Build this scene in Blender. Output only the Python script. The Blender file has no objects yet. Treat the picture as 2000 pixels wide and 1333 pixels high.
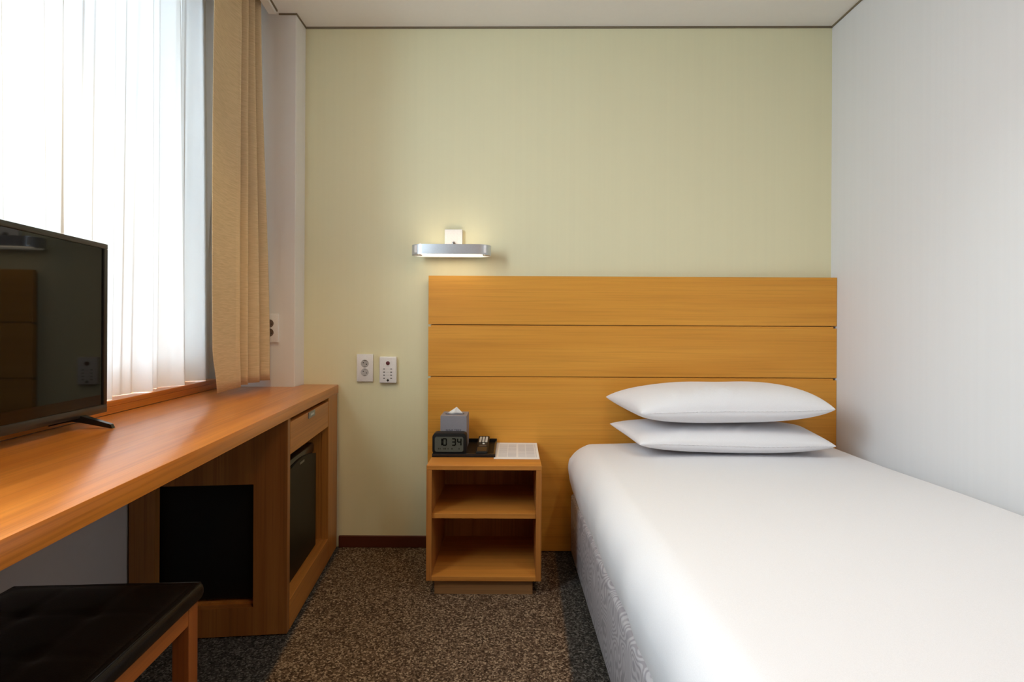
import bpy, bmesh, math, random
from mathutils import Vector, Matrix, Euler
random.seed(7)
S = bpy.context.scene
COL = S.collection
PI = math.pi

# ------------------------------------------------------------------ helpers
def lin(r, g, b):
    f = lambda c: (c/255/12.92) if c/255 <= .04045 else ((c/255+.055)/1.055)**2.4
    return (f(r), f(g), f(b), 1)

def add_box(bm, x0, x1, y0, y1, z0, z1, bev=0.0, seg=2):
    t = bmesh.new()
    v = [t.verts.new((x, y, z)) for z in (z0, z1) for y in (y0, y1) for x in (x0, x1)]
    for f in ((0, 2, 3, 1), (4, 5, 7, 6), (0, 1, 5, 4), (2, 6, 7, 3), (0, 4, 6, 2), (1, 3, 7, 5)):
        t.faces.new([v[i] for i in f])
    if bev > 0:
        bmesh.ops.bevel(t, geom=list(t.edges), offset=bev, segments=seg, affect='EDGES', profile=.5)
    merge(bm, t)

def merge(bm, t, M=None):
    if M is not None:
        bmesh.ops.transform(t, matrix=M, verts=t.verts)
    me = bpy.data.meshes.new('tmp'); t.to_mesh(me); t.free()
    bm.from_mesh(me); bpy.data.meshes.remove(me)

def add_prism(bm, pts, z0, z1, bev=0.0, seg=2):
    """vertical prism over a counter-clockwise polygon"""
    t = bmesh.new()
    lo = [t.verts.new((x, y, z0)) for x, y in pts]
    hi = [t.verts.new((x, y, z1)) for x, y in pts]
    n = len(pts)
    t.faces.new(list(reversed(lo))); t.faces.new(hi)
    for i in range(n):
        j = (i+1) % n
        t.faces.new((lo[i], lo[j], hi[j], hi[i]))
    if bev > 0:
        bmesh.ops.bevel(t, geom=list(t.edges), offset=bev, segments=seg, affect='EDGES', profile=.5)
    merge(bm, t)

def add_cyl(bm, p0, p1, r, n=24, r1=None, bev=0):
    p0, p1 = Vector(p0), Vector(p1); d = p1-p0
    t = bmesh.new()
    bmesh.ops.create_cone(t, cap_ends=True, segments=n, radius1=r, radius2=r if r1 is None else r1, depth=d.length)
    if bev > 0:
        ed = [e for e in t.edges if any(len(f.verts) > 4 for f in e.link_faces)]
        bmesh.ops.bevel(t, geom=ed, offset=bev, segments=2, affect='EDGES', profile=.5)
    M = Matrix.Translation((p0+p1)/2) @ d.to_track_quat('Z', 'Y').to_matrix().to_4x4()
    merge(bm, t, M)

def stadium(cx, cy, w, d, n=12):
    """rounded-end outline, width w along x, depth d along y"""
    r = d/2; h = w/2-r; out = []
    for i in range(n+1):
        a = -PI/2+PI*i/n
        out.append((cx+h+r*math.cos(a), cy+r*math.sin(a)))
    for i in range(n+1):
        a = PI/2+PI*i/n
        out.append((cx-h+r*math.cos(a), cy+r*math.sin(a)))
    return out

def roundrect(w, h, r, n=6):
    out = []
    for cx, cy, a0 in ((w/2-r, -h/2+r, -PI/2), (w/2-r, h/2-r, 0), (-w/2+r, h/2-r, PI/2), (-w/2+r, -h/2+r, PI)):
        for i in range(n+1):
            a = a0+PI/2*i/n
            out.append((cx+r*math.cos(a), cy+r*math.sin(a)))
    return out

def obj(name, bm, mat, parent=None, smooth=None):
    me = bpy.data.meshes.new(name)
    bmesh.ops.recalc_face_normals(bm, faces=bm.faces)
    bm.to_mesh(me); bm.free()
    for m in (mat if isinstance(mat, (list, tuple)) else [mat]):
        me.materials.append(m)
    if smooth == 'all':
        for p in me.polygons: p.use_smooth = True
    elif smooth:
        me.shade_flat()
        for p in me.polygons: p.use_smooth = True
        me.set_sharp_from_angle(angle=math.radians(smooth))
    o = bpy.data.objects.new(name, me)
    COL.objects.link(o)
    if parent: o.parent = parent
    return o

def thing(name, label, cat, loc=(0, 0, 0), rotz=0, group=None):
    o = bpy.data.objects.new(name, None); COL.objects.link(o)
    o.empty_display_size = .05
    o.location = loc; o.rotation_euler = (0, 0, rotz)
    o['label'] = label; o['category'] = cat
    if group: o['group'] = group
    return o

def tag(o, label, cat, group=None):
    o['label'] = label; o['category'] = cat
    if group: o['group'] = group
    return o

def struct(name, bm, mat, label=None, cat=None, loc=None, rotz=0, smooth=None, parent=None):
    o = obj(name, bm, mat, parent, smooth)
    if parent is None:
        o['kind'] = 'structure'
        if label: o['label'] = label
        if cat: o['category'] = cat
    if loc is not None: o.location = loc; o.rotation_euler = (0, 0, rotz)
    return o

def text_mesh(body, size, extrude, spacing=1.0):
    cu = bpy.data.curves.new('lettering', 'FONT')
    cu.body = body; cu.size = size; cu.extrude = extrude; cu.align_x = 'CENTER'; cu.space_character = spacing
    o = bpy.data.objects.new('lettering', cu); COL.objects.link(o)
    dg = bpy.context.evaluated_depsgraph_get()
    me = bpy.data.meshes.new_from_object(o.evaluated_get(dg))
    bpy.data.objects.remove(o); bpy.data.curves.remove(cu)
    bm = bmesh.new(); bm.from_mesh(me); bpy.data.meshes.remove(me)
    return bm

# ------------------------------------------------------------------ materials
def new_mat(name):
    m = bpy.data.materials.new(name); m.use_nodes = True
    nt = m.node_tree; nt.nodes.clear()
    out = nt.nodes.new('ShaderNodeOutputMaterial')
    return m, nt, out

def N(nt, typ, **kw):
    n = nt.nodes.new(typ)
    for k, v in kw.items():
        if k in n.inputs: n.inputs[k].default_value = v
        else: setattr(n, k, v)
    return n

def bsdf(nt, out, **kw):
    b = nt.nodes.new('ShaderNodeBsdfPrincipled')
    for k, v in kw.items(): b.inputs[k].default_value = v
    nt.links.new(b.outputs[0], out.inputs[0])
    return b

def coords(nt, scale=(1, 1, 1), rot=(0, 0, 0), loc=(0, 0, 0)):
    tc = nt.nodes.new('ShaderNodeTexCoord')
    mp = nt.nodes.new('ShaderNodeMapping')
    mp.inputs['Scale'].default_value = scale; mp.inputs['Rotation'].default_value = rot; mp.inputs['Location'].default_value = loc
    nt.links.new(tc.outputs['Object'], mp.inputs['Vector'])
    return mp.outputs[0]

def ramp(nt, src, stops):
    r = nt.nodes.new('ShaderNodeValToRGB')
    e = r.color_ramp.elements
    while len(e) < len(stops): e.new(.5)
    for i, (p, c) in enumerate(stops):
        e[i].position = p; e[i].color = c
    nt.links.new(src, r.inputs[0])
    return r.outputs[0]

def mixc(nt, a, b, f, mode='MIX'):
    m = nt.nodes.new('ShaderNodeMix'); m.data_type = 'RGBA'; m.blend_type = mode
    for sock, v in ((m.inputs[6], a), (m.inputs[7], b), (m.inputs[0], f)):
        if hasattr(v, 'links') or isinstance(v, bpy.types.NodeSocket): nt.links.new(v, sock)
        else: sock.default_value = v
    return m.outputs[2]

def bump(nt, h, b, strength=.2, dist=.002):
    n = nt.nodes.new('ShaderNodeBump')
    n.inputs['Strength'].default_value = strength; n.inputs['Distance'].default_value = dist
    nt.links.new(h, n.inputs['Height']); nt.links.new(n.outputs[0], b.inputs['Normal'])

def plain(name, col, rough=.5, metal=0, noise=0, nscale=200, coat=0, spec=.5):
    m, nt, out = new_mat(name)
    b = bsdf(nt, out, Roughness=rough, Metallic=metal)
    b.inputs['Coat Weight'].default_value = coat
    b.inputs['Specular IOR Level'].default_value = spec
    n = N(nt, 'ShaderNodeTexNoise', Scale=nscale, Detail=3.0)
    nt.links.new(coords(nt), n.inputs['Vector'])
    k = tuple(c*(1-.06) for c in col[:3])+(1,)
    nt.links.new(ramp(nt, n.outputs[0], [(.3, k), (.7, col)]), b.inputs['Base Color'])
    if noise: bump(nt, n.outputs[0], b, noise, .001)
    return m

def wood(name, light, dark, axis=0, rough=.35, coat=.15, cathedral=0.0, fine=1.0, line=.45, spec=.5):
    m, nt, out = new_mat(name)
    b = bsdf(nt, out, Roughness=rough)
    b.inputs['Coat Weight'].default_value = coat; b.inputs['Coat Roughness'].default_value = .2
    s1 = [160*fine]*3; s1[axis] = 2.2
    s2 = [22]*3; s2[axis] = .9
    s3 = [7]*3; s3[axis] = .9
    n1 = N(nt, 'ShaderNodeTexNoise', Scale=1.0, Detail=4.0, Roughness=.6); nt.links.new(coords(nt, s1), n1.inputs['Vector'])
    n2 = N(nt, 'ShaderNodeTexNoise', Scale=1.0, Detail=3.0); nt.links.new(coords(nt, s2, loc=(3.1, 1.7, .4)), n2.inputs['Vector'])
    base = ramp(nt, n2.outputs[0], [(.3, dark), (.68, light)])
    dk = tuple(c*.62 for c in dark[:3])+(1,)
    fineline = ramp(nt, n1.outputs[0], [(.36, (1, 1, 1, 1)), (.52, (0, 0, 0, 1))])
    mm = N(nt, 'ShaderNodeMath', operation='MULTIPLY'); nt.links.new(fineline, mm.inputs[0]); mm.inputs[1].default_value = line
    b.inputs['Specular IOR Level'].default_value = spec
    c = mixc(nt, base, dk, mm.outputs[0])
    if cathedral:
        w = N(nt, 'ShaderNodeTexWave', Scale=2.2, Distortion=5.5, Detail=2.0)
        w.inputs['Detail Scale'].default_value = 1.2
        w.wave_type = 'RINGS'
        nt.links.new(coords(nt, s3, loc=(.6, .35, -.2)), w.inputs['Vector'])
        ln = ramp(nt, w.outputs[0], [(.0, (1, 1, 1, 1)), (.22, (0, 0, 0, 1))])
        m2 = N(nt, 'ShaderNodeMath', operation='MULTIPLY'); nt.links.new(ln, m2.inputs[0]); m2.inputs[1].default_value = cathedral
        c = mixc(nt, c, dk, m2.outputs[0])
    nt.links.new(c, b.inputs['Base Color'])
    bump(nt, n1.outputs[0], b, .06, .0006)
    return m

def wallpaper(name, col, stripe=0.0, rough=.7, bscale=420, bs=.12):
    m, nt, out = new_mat(name)
    b = bsdf(nt, out, Roughness=rough)
    n = N(nt, 'ShaderNodeTexNoise', Scale=1.0, Detail=3.0); nt.links.new(coords(nt, (bscale, bscale, bscale*.35)), n.inputs['Vector'])
    n2 = N(nt, 'ShaderNodeTexNoise', Scale=1.0, Detail=2.0); nt.links.new(coords(nt, (60, 60, .6)), n2.inputs['Vector'])
    k = tuple(c*(1-stripe) for c in col[:3])+(1,)
    nt.links.new(ramp(nt, n2.outputs[0], [(.35, k), (.65, col)]), b.inputs['Base Color'])
    bump(nt, n.outputs[0], b, bs, .0008)
    return m

def fabric(name, col, rough=.85, weave=900, bs=.15, trans=0.0):
    m, nt, out = new_mat(name)
    b = bsdf(nt, out, Roughness=rough)
    b.inputs['Sheen Weight'].default_value = .15
    n = N(nt, 'ShaderNodeTexNoise', Scale=1.0, Detail=2.0); nt.links.new(coords(nt, (weave, weave, weave)), n.inputs['Vector'])
    k = tuple(c*.93 for c in col[:3])+(1,)
    nt.links.new(ramp(nt, n.outputs[0], [(.3, k), (.7, col)]), b.inputs['Base Color'])
    bump(nt, n.outputs[0], b, bs, .0005)
    return m

def emission(name, col, strength):
    m, nt, out = new_mat(name)
    e = N(nt, 'ShaderNodeEmission', Strength=strength); e.inputs['Color'].default_value = col
    nt.links.new(e.outputs[0], out.inputs[0])
    return m

W_L = (.52, .235, .062, 1); W_D = (.40, .165, .038, 1)
D_L = (.62, .212, .026, 1); D_D = (.46, .134, .013, 1)
C_L = (.34, .135, .030, 1); C_D = (.24, .082, .015, 1)
M_HEAD = wood('headboard_veneer', (.70, .325, .046, 1), (.62, .268, .034, 1), 0, .5, .0, line=.26, spec=.3)
M_DESK = wood('desk_veneer', D_L, D_D, 1, .30, .28)
M_CABV = wood('cabinet_veneer_upright', C_L, C_D, 2, .42, .08, cathedral=.35)
M_CABF = wood('cabinet_veneer_front', (.47, .185, .034, 1), (.36, .13, .020, 1), 1, .42, .08)
M_STILE = wood('cabinet_veneer_stile', (.47, .185, .034, 1), (.36, .13, .020, 1), 2, .42, .08)
M_NSH = wood('nightstand_veneer', (.55, .225, .040, 1), (.45, .165, .026, 1), 0, .42, .08)
M_NSV = wood('nightstand_veneer_upright', (.46, .18, .034, 1), (.36, .125, .022, 1), 2, .45, .05)
M_STOOLW = wood('stool_wood', (.36, .105, .018, 1), (.26, .068, .010, 1), 2, .4, .1)
M_STOOLR = wood('stool_rail_wood', (.36, .105, .018, 1), (.26, .068, .010, 1), 1, .4, .1)
M_BASEB = plain('dark_red_skirting', (.085, .018, .009, 1), .4)
M_GREEN = wallpaper('pale_green_wallpaper', (.76, .72, .475, 1), .015, .62)
M_WHITEW = wallpaper('white_wallpaper', (.72, .715, .715, 1), .015, .7, 300, .25)
M_COLUMN = wallpaper('column_wallpaper', (.76, .74, .71, 1), .012, .7, 300, .2)
M_CEIL = wallpaper('ceiling_paint', (.82, .79, .74, 1), .01, .85, 150, .05)
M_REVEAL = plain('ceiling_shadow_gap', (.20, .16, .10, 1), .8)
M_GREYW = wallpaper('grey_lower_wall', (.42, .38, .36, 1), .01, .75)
M_WHITE_PL = plain('white_plastic', (.80, .79, .78, 1), .35)
M_SOCK = plain('socket_recess', (.46, .45, .44, 1), .5)
M_SOCKD = plain('brown_socket_recess', (.17, .115, .085, 1), .5)
M_DARK = plain('dark_print', (.025, .022, .022, 1), .6)
M_RED = plain('dark_red_knob', (.12, .03, .035, 1), .3)
M_BLACK = plain('black_gloss_plastic', (.012, .012, .013, 1), .22)
M_BLACKM = plain('black_matt_plastic', (.0065, .006, .006, 1), .5, spec=.25)
M_FRIDGE = plain('black_fridge_door', (.007, .005, .003, 1), .45, spec=.2)
M_TVF = plain('tv_bezel', (.016, .016, .018, 1), .28)
M_ALU = plain('satin_aluminium', (.62, .66, .70, 1), .34, .75)
M_METAL = plain('grey_metal', (.30, .32, .33, 1), .35, .8)
M_STEEL = plain('dark_steel', (.25, .24, .23, 1), .3, .9)
M_SHEET = fabric('white_cotton_sheet', (.735, .725, .745, 1), .8, 700, .05)
M_PILLOW = fabric('white_pillowcase', (.765, .755, .775, 1), .8, 700, .05)
M_PAPER_BOX = plain('grey_card', (.24, .23, .26, 1), .6)
M_TISSUE = plain('tissue_paper', (.86, .84, .82, 1), .9)
M_INK = plain('dark_blue_ink', (.02, .02, .045, 1), .7, spec=.1)
M_SILVER = plain('silver_keys', (.62, .62, .60, 1), .35, .2)
M_WHITEKEY = plain('white_key', (.85, .85, .82, 1), .4)
M_LCD = plain('grey_lcd', (.085, .092, .076, 1), .4, spec=.2)
M_LCDINK = plain('lcd_ink', (.004, .004, .003, 1), .6, spec=.1)
M_WINF = plain('white_window_frame', (.80, .81, .82, 1), .35)

# leather
m, nt, out = new_mat('black_leather'); M_LEATHER = m
b = bsdf(nt, out, Roughness=.34); b.inputs['Base Color'].default_value = (.007, .005, .004, 1)
b.inputs['Specular IOR Level'].default_value = .2
v = N(nt, 'ShaderNodeTexVoronoi', Scale=420.0); nt.links.new(coords(nt), v.inputs['Vector'])
bump(nt, v.outputs[0], b, .15, .0006)

# tv screen
m, nt, out = new_mat('tv_screen_glass'); M_SCREEN = m
b = bsdf(nt, out, Roughness=.035); b.inputs['Base Color'].default_value = (.004, .0045, .005, 1)
b.inputs['Specular IOR Level'].default_value = .30
n = N(nt, 'ShaderNodeTexNoise', Scale=3.0); nt.links.new(coords(nt), n.inputs['Vector'])

# carpet
m, nt, out = new_mat('speckled_loop_carpet'); M_CARPET = m
b = bsdf(nt, out, Roughness=.95); b.inputs['Specular IOR Level'].default_value = .1
co = coords(nt)
v = N(nt, 'ShaderNodeTexVoronoi', Scale=210.0); nt.links.new(co, v.inputs['Vector'])
n = N(nt, 'ShaderNodeTexNoise', Scale=150.0, Detail=3.0, Roughness=.7); nt.links.new(co, n.inputs['Vector'])
sp = nt.nodes.new('ShaderNodeSeparateColor'); nt.links.new(v.outputs['Color'], sp.inputs[0])
mx = N(nt, 'ShaderNodeMath', operation='ADD'); nt.links.new(sp.outputs[0], mx.inputs[0]); nt.links.new(n.outputs[0], mx.inputs[1])
mh = N(nt, 'ShaderNodeMath', operation='MULTIPLY'); nt.links.new(mx.outputs[0], mh.inputs[0]); mh.inputs[1].default_value = .5
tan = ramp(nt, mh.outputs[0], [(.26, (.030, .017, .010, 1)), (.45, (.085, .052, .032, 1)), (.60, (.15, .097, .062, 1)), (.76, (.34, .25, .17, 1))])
shaded = ramp(nt, mh.outputs[0], [(.26, (.014, .013, .012, 1)), (.45, (.036, .033, .030, 1)), (.60, (.060, .056, .051, 1)), (.76, (.14, .13, .12, 1))])
# brown carpet; shade along desk and bed is painted into its colour
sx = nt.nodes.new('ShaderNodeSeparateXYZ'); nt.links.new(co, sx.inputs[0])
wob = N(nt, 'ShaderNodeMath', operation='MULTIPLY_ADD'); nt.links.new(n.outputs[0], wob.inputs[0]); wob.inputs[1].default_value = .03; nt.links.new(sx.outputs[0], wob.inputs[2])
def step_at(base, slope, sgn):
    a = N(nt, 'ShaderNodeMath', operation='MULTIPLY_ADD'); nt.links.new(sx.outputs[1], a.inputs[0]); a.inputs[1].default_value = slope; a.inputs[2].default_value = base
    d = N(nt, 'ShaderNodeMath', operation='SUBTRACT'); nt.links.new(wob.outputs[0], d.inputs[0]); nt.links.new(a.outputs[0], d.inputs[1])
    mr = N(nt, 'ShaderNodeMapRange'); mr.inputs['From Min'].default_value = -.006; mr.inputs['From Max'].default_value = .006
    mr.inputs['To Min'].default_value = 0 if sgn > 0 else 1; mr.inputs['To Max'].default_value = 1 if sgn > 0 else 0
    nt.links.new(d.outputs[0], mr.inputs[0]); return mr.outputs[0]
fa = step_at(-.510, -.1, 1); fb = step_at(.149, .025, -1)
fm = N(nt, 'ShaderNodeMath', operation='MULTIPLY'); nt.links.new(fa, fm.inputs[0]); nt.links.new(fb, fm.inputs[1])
nt.links.new(mixc(nt, shaded, tan, fm.outputs[0]), b.inputs['Base Color'])
bump(nt, mh.outputs[0], b, .9, .006)

# sheer curtain : thin woven voile, denser where it is seen edge on
m, nt, out = new_mat('sheer_voile'); M_SHEER = m
tr = N(nt, 'ShaderNodeBsdfTransparent'); tr.inputs['Color'].default_value = (.95, .97, 1, 1)
tl = N(nt, 'ShaderNodeBsdfTranslucent'); tl.inputs['Color'].default_value = (.86, .88, .90, 1)
df = N(nt, 'ShaderNodeBsdfDiffuse'); df.inputs['Color'].default_value = (.86, .87, .88, 1)
a = N(nt, 'ShaderNodeMixShader')
nt.links.new(tl.outputs[0], a.inputs[1]); nt.links.new(df.outputs[0], a.inputs[2])
a2 = N(nt, 'ShaderNodeMixShader')
lw_ = N(nt, 'ShaderNodeLayerWeight', Blend=.5)
mr = N(nt, 'ShaderNodeMapRange'); nt.links.new(lw_.outputs['Facing'], mr.inputs[0]); mr.inputs['From Max'].default_value = .9; mr.inputs['To Min'].default_value = .985; mr.inputs['To Max'].default_value = .997
nt.links.new(mr.outputs[0], a2.inputs[0])
mr2 = N(nt, 'ShaderNodeMapRange'); nt.links.new(lw_.outputs['Facing'], mr2.inputs[0]); mr2.inputs['From Min'].default_value = .25; mr2.inputs['From Max'].default_value = .78; mr2.inputs['To Min'].default_value = .925; mr2.inputs['To Max'].default_value = .98
sn = N(nt, 'ShaderNodeTexNoise', Scale=1.0, Detail=2.0); nt.links.new(coords(nt, (9, 26, .35)), sn.inputs['Vector'])
ms_ = N(nt, 'ShaderNodeMath', operation='MULTIPLY_ADD'); nt.links.new(sn.outputs[0], ms_.inputs[0]); ms_.inputs[1].default_value = .07; ms_.inputs[2].default_value = -.022
md_ = N(nt, 'ShaderNodeMath', operation='ADD'); nt.links.new(mr2.outputs[0], md_.inputs[0]); nt.links.new(ms_.outputs[0], md_.inputs[1]); md_.use_clamp = True
nt.links.new(md_.outputs[0], a.inputs[0])
nt.links.new(tr.outputs[0], a2.inputs[1]); nt.links.new(a.outputs[0], a2.inputs[2])
nt.links.new(a2.outputs[0], out.inputs[0])

# beige curtain, horizontal slub weave
m, nt, out = new_mat('beige_slub_curtain'); M_CURT = m
b = bsdf(nt, out, Roughness=.85)
n = N(nt, 'ShaderNodeTexNoise', Scale=1.0, Detail=2.0); nt.links.new(coords(nt, (28, 28, 620)), n.inputs['Vector'])
nt.links.new(ramp(nt, n.outputs[0], [(.3, (.56, .41, .23, 1)), (.7, (.72, .545, .335, 1))]), b.inputs['Base Color'])
bump(nt, n.outputs[0], b, .25, .0008)
tl = N(nt, 'ShaderNodeBsdfTranslucent'); tl.inputs['Color'].default_value = (.55, .40, .24, 1)
ms = N(nt, 'ShaderNodeMixShader'); ms.inputs[0].default_value = .05
nt.links.new(b.outputs[0], ms.inputs[1]); nt.links.new(tl.outputs[0], ms.inputs[2]); nt.links.new(ms.outputs[0], out.inputs[0])

# bed valance damask
m, nt, out = new_mat('grey_damask'); M_DAMASK = m
b = bsdf(nt, out, Roughness=.55)
n = N(nt, 'ShaderNodeTexNoise', Scale=7.5, Detail=1.0); nt.links.new(coords(nt, (1, 1, .8)), n.inputs['Vector'])
w = N(nt, 'ShaderNodeMath', operation='MULTIPLY'); nt.links.new(n.outputs[0], w.inputs[0]); w.inputs[1].default_value = 26.0
fr = N(nt, 'ShaderNodeMath', operation='PINGPONG'); nt.links.new(w.outputs[0], fr.inputs[0]); fr.inputs[1].default_value = .5
nt.links.new(ramp(nt, fr.outputs[0], [(.16, (.30, .28, .30, 1)), (.30, (.46, .44, .46, 1))]), b.inputs['Base Color'])
n3 = N(nt, 'ShaderNodeTexNoise', Scale=700.0); nt.links.new(coords(nt), n3.inputs['Vector']); bump(nt, n3.outputs[0], b, .15, .0005)

# window glass : lets daylight straight through with a faint reflection
m, nt, out = new_mat('window_glass'); M_GLASS = m
tr = N(nt, 'ShaderNodeBsdfTransparent'); tr.inputs['Color'].default_value = (.95, .98, .98, 1)
gl = N(nt, 'ShaderNodeBsdfGlossy', Roughness=.02)
ms = N(nt, 'ShaderNodeMixShader'); ms.inputs[0].default_value = .05
nt.links.new(tr.outputs[0], ms.inputs[1]); nt.links.new(gl.outputs[0], ms.inputs[2]); nt.links.new(ms.outputs[0], out.inputs[0])

# printed table sheet : two columns of grey rows on white paper
m, nt, out = new_mat('printed_table_paper'); M_PAPER = m
b = bsdf(nt, out, Roughness=.6)
tc = nt.nodes.new('ShaderNodeTexCoord'); sx = nt.nodes.new('ShaderNodeSeparateXYZ'); nt.links.new(tc.outputs['Object'], sx.inputs[0])
br = N(nt, 'ShaderNodeTexBrick'); br.inputs['Color1'].default_value = (.47, .46, .49, 1); br.inputs['Color2'].default_value = (.60, .59, .61, 1); br.inputs['Mortar'].default_value = (.74, .72, .72, 1)
br.inputs['Scale'].default_value = 1.0; br.inputs['Mortar Size'].default_value = .0016; br.inputs['Brick Width'].default_value = .036; br.inputs['Row Height'].default_value = .0092; br.offset = 0.0
nt.links.new(tc.outputs['Object'], br.inputs['Vector'])
def inside(sock, c, h):
    q = N(nt, 'ShaderNodeMath', operation='COMPARE'); nt.links.new(sock, q.inputs[0]); q.inputs[1].default_value = c; q.inputs[2].default_value = h; return q.outputs[0]
cols = N(nt, 'ShaderNodeMath', operation='ADD'); nt.links.new(inside(sx.outputs[0], -.037, .036), cols.inputs[0]); nt.links.new(inside(sx.outputs[0], .042, .036), cols.inputs[1])
fm = N(nt, 'ShaderNodeMath', operation='MULTIPLY'); nt.links.new(cols.outputs[0], fm.inputs[0]); nt.links.new(inside(sx.outputs[1], -.002, .108), fm.inputs[1])
nt.links.new(mixc(nt, (.76, .74, .74, 1), br.outputs[0], fm.outputs[0]), b.inputs['Base Color'])

M_LAMP = emission('warm_lamp_diffuser', (1, .82, .58, 1), 3.6)

# ------------------------------------------------------------------ frames of reference
D = 2.257                       # back wall distance
TH = math.atan(.1)              # the window side of the room is skewed by 5.7 degrees
CT, ST = math.cos(TH), math.sin(TH)
O = Vector((-.764, D, 0))       # where the desk front meets the back wall
def wl(x, y, z=0):              # window-side local -> world
    return Vector((O.x+x*CT-y*ST, O.y+x*ST+y*CT, z))
def XR(y): return 1.405+.017*(D-y)      # right wall
CZ = 2.298
FRONT = -1.7

# ------------------------------------------------------------------ setting
bm = bmesh.new(); add_box(bm, -2.1, 1.75, FRONT-.2, D+.2, -.1, 0); struct('floor', bm, M_CARPET, 'brown speckled loop carpet with painted-in shade along desk and bed', 'floor')
# ceiling: a slab with the curtain pocket left open along the window
bm = bmesh.new()
t = bmesh.new()
pa = wl(-.267, .2); pb = wl(-.267, -4.4)
poly = [(pb.x, pb.y), (1.75, pb.y), (1.75, D+.2), (pa.x, pa.y)]
add_prism(t, poly, CZ, CZ+.12)
for vv in t.verts:
    vv.co.z += .0065*(vv.co.x-.25)          # the ceiling runs a hair out of level
merge(bm, t)
struct('ceiling', bm, M_CEIL, 'flat white painted ceiling', 'ceiling')
bm = bmesh.new()
a0, a1 = wl(-.62, .2), wl(-.62, -4.4)
add_prism(bm, [(a1.x, a1.y), (pb.x, pb.y), (pa.x, pa.y), (a0.x, a0.y)], CZ+.115, CZ+.22)
struct('trim_1', bm, plain('pocket_paint', (.30, .24, .19, 1), .8), 'recessed curtain pocket above the window', 'curtain pocket')
# trim band at the pocket's edge
bm = bmesh.new(); add_box(bm, -.268, -.236, -4.2, -.099, CZ-.027, CZ+.002, .0015)
struct('trim_2', bm, M_CEIL, 'narrow painted band along the edge of the curtain pocket', 'trim', O, TH)
bm = bmesh.new(); add_box(bm, -.2365, -.2310, -4.2, -.099, CZ-.0145, CZ+.004)
struct('trim_3', bm, M_REVEAL, 'thin dark groove beside the curtain pocket band', 'trim', O, TH)
# back wall, right wall, wall behind the camera
bm = bmesh.new(); add_box(bm, -1.7, 1.75, D, D+.15, 0, CZ+.25); struct('wall_back', bm, M_GREEN, 'pale green papered wall behind the bed', 'wall')
bm = bmesh.new(); add_prism(bm, [(XR(FRONT-.2), FRONT-.2), (XR(FRONT-.2)+.15, FRONT-.2), (XR(D+.2)+.15, D+.2), (XR(D+.2), D+.2)], 0, CZ+.25)
struct('wall_right', bm, M_WHITEW, 'white papered wall along the bed', 'wall')
bm = bmesh.new(); add_box(bm, -2.1, 1.75, FRONT-.15, FRONT, 0, CZ+.25); struct('wall_front', bm, wood('bounce_wood', (.34, .17, .055, 1), (.27, .12, .035, 1), 2, .5, 0), 'unseen wall opposite the headboard, wood added to warm bounced light', 'wall')  # unseen wall; wood colour added to warm and darken the bounced light
# dark shadow gap where walls meet the ceiling
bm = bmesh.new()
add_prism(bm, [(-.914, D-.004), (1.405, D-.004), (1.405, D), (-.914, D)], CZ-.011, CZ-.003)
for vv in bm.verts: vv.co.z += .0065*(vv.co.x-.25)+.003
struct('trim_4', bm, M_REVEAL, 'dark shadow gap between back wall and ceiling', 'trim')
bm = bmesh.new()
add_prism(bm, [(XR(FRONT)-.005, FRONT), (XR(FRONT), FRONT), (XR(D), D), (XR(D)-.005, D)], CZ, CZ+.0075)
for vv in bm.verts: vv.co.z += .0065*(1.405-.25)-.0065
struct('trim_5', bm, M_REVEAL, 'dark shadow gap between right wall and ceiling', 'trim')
# column in the corner by the window
bm = bmesh.new(); add_box(bm, -1.75, -.916, 2.160, D+.01, 0, CZ+.2, .003)
struct('wall_corner', bm, M_COLUMN, 'off-white boxed column between window and green wall', 'wall')
bm = bmesh.new()
add_box(bm, -.989, -.912, 2.1565, 2.160, CZ-.014, CZ-.006); add_box(bm, -.916, -.912, 2.16, D, CZ-.014, CZ-.006)
struct('trim_6', bm, M_REVEAL, 'dark shadow gap around the top of the column', 'trim')
# window side wall: low wall under the window, header, and the part past the window
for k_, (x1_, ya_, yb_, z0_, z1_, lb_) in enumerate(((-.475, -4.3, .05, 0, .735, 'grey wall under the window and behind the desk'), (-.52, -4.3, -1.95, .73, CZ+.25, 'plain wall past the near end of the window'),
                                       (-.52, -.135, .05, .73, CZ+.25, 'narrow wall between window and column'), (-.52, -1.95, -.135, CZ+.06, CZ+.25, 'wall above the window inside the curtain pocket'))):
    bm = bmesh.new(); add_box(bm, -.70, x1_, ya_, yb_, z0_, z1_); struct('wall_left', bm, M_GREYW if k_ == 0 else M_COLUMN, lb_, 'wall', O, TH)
bm = bmesh.new(); add_box(bm, -.60, -.459, -2.9, -.101, .7365, .753, .002); add_box(bm, -.474, -.4585, -2.9, -.101, .716, .7365)
struct('trim_7', bm, M_DESK, 'wooden sill board along the bottom of the window', 'window sill', O, TH)
# window
bm = bmesh.new()
for y0, y1, z0, z1 in ((-1.95, -.135, .753, .85), (-1.95, -.135, CZ, CZ+.06), (-.185, -.135, .85, CZ), (-1.95, -1.89, .85, CZ), (-1.27, -1.20, .85, CZ)):
    add_box(bm, -.62, -.56, y0, y1, z0, z1, .004)
win = struct('window_1', bm, M_WINF, 'wide white framed window mostly behind the sheer curtain, unseen end bare for added daylight', 'window', O, TH, 30)
bm = bmesh.new(); add_box(bm, -.593, -.587, -1.90, -.18, .84, CZ+.01)
struct('pane', bm, M_GLASS, parent=win)
# skirting
bm = bmesh.new(); add_box(bm, -.757, -.3635, D-.010, D, 0, .0515, .003)
struct('baseboard_back', bm, M_BASEB, 'dark red-brown skirting at the foot of the green wall', 'baseboard')

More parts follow.
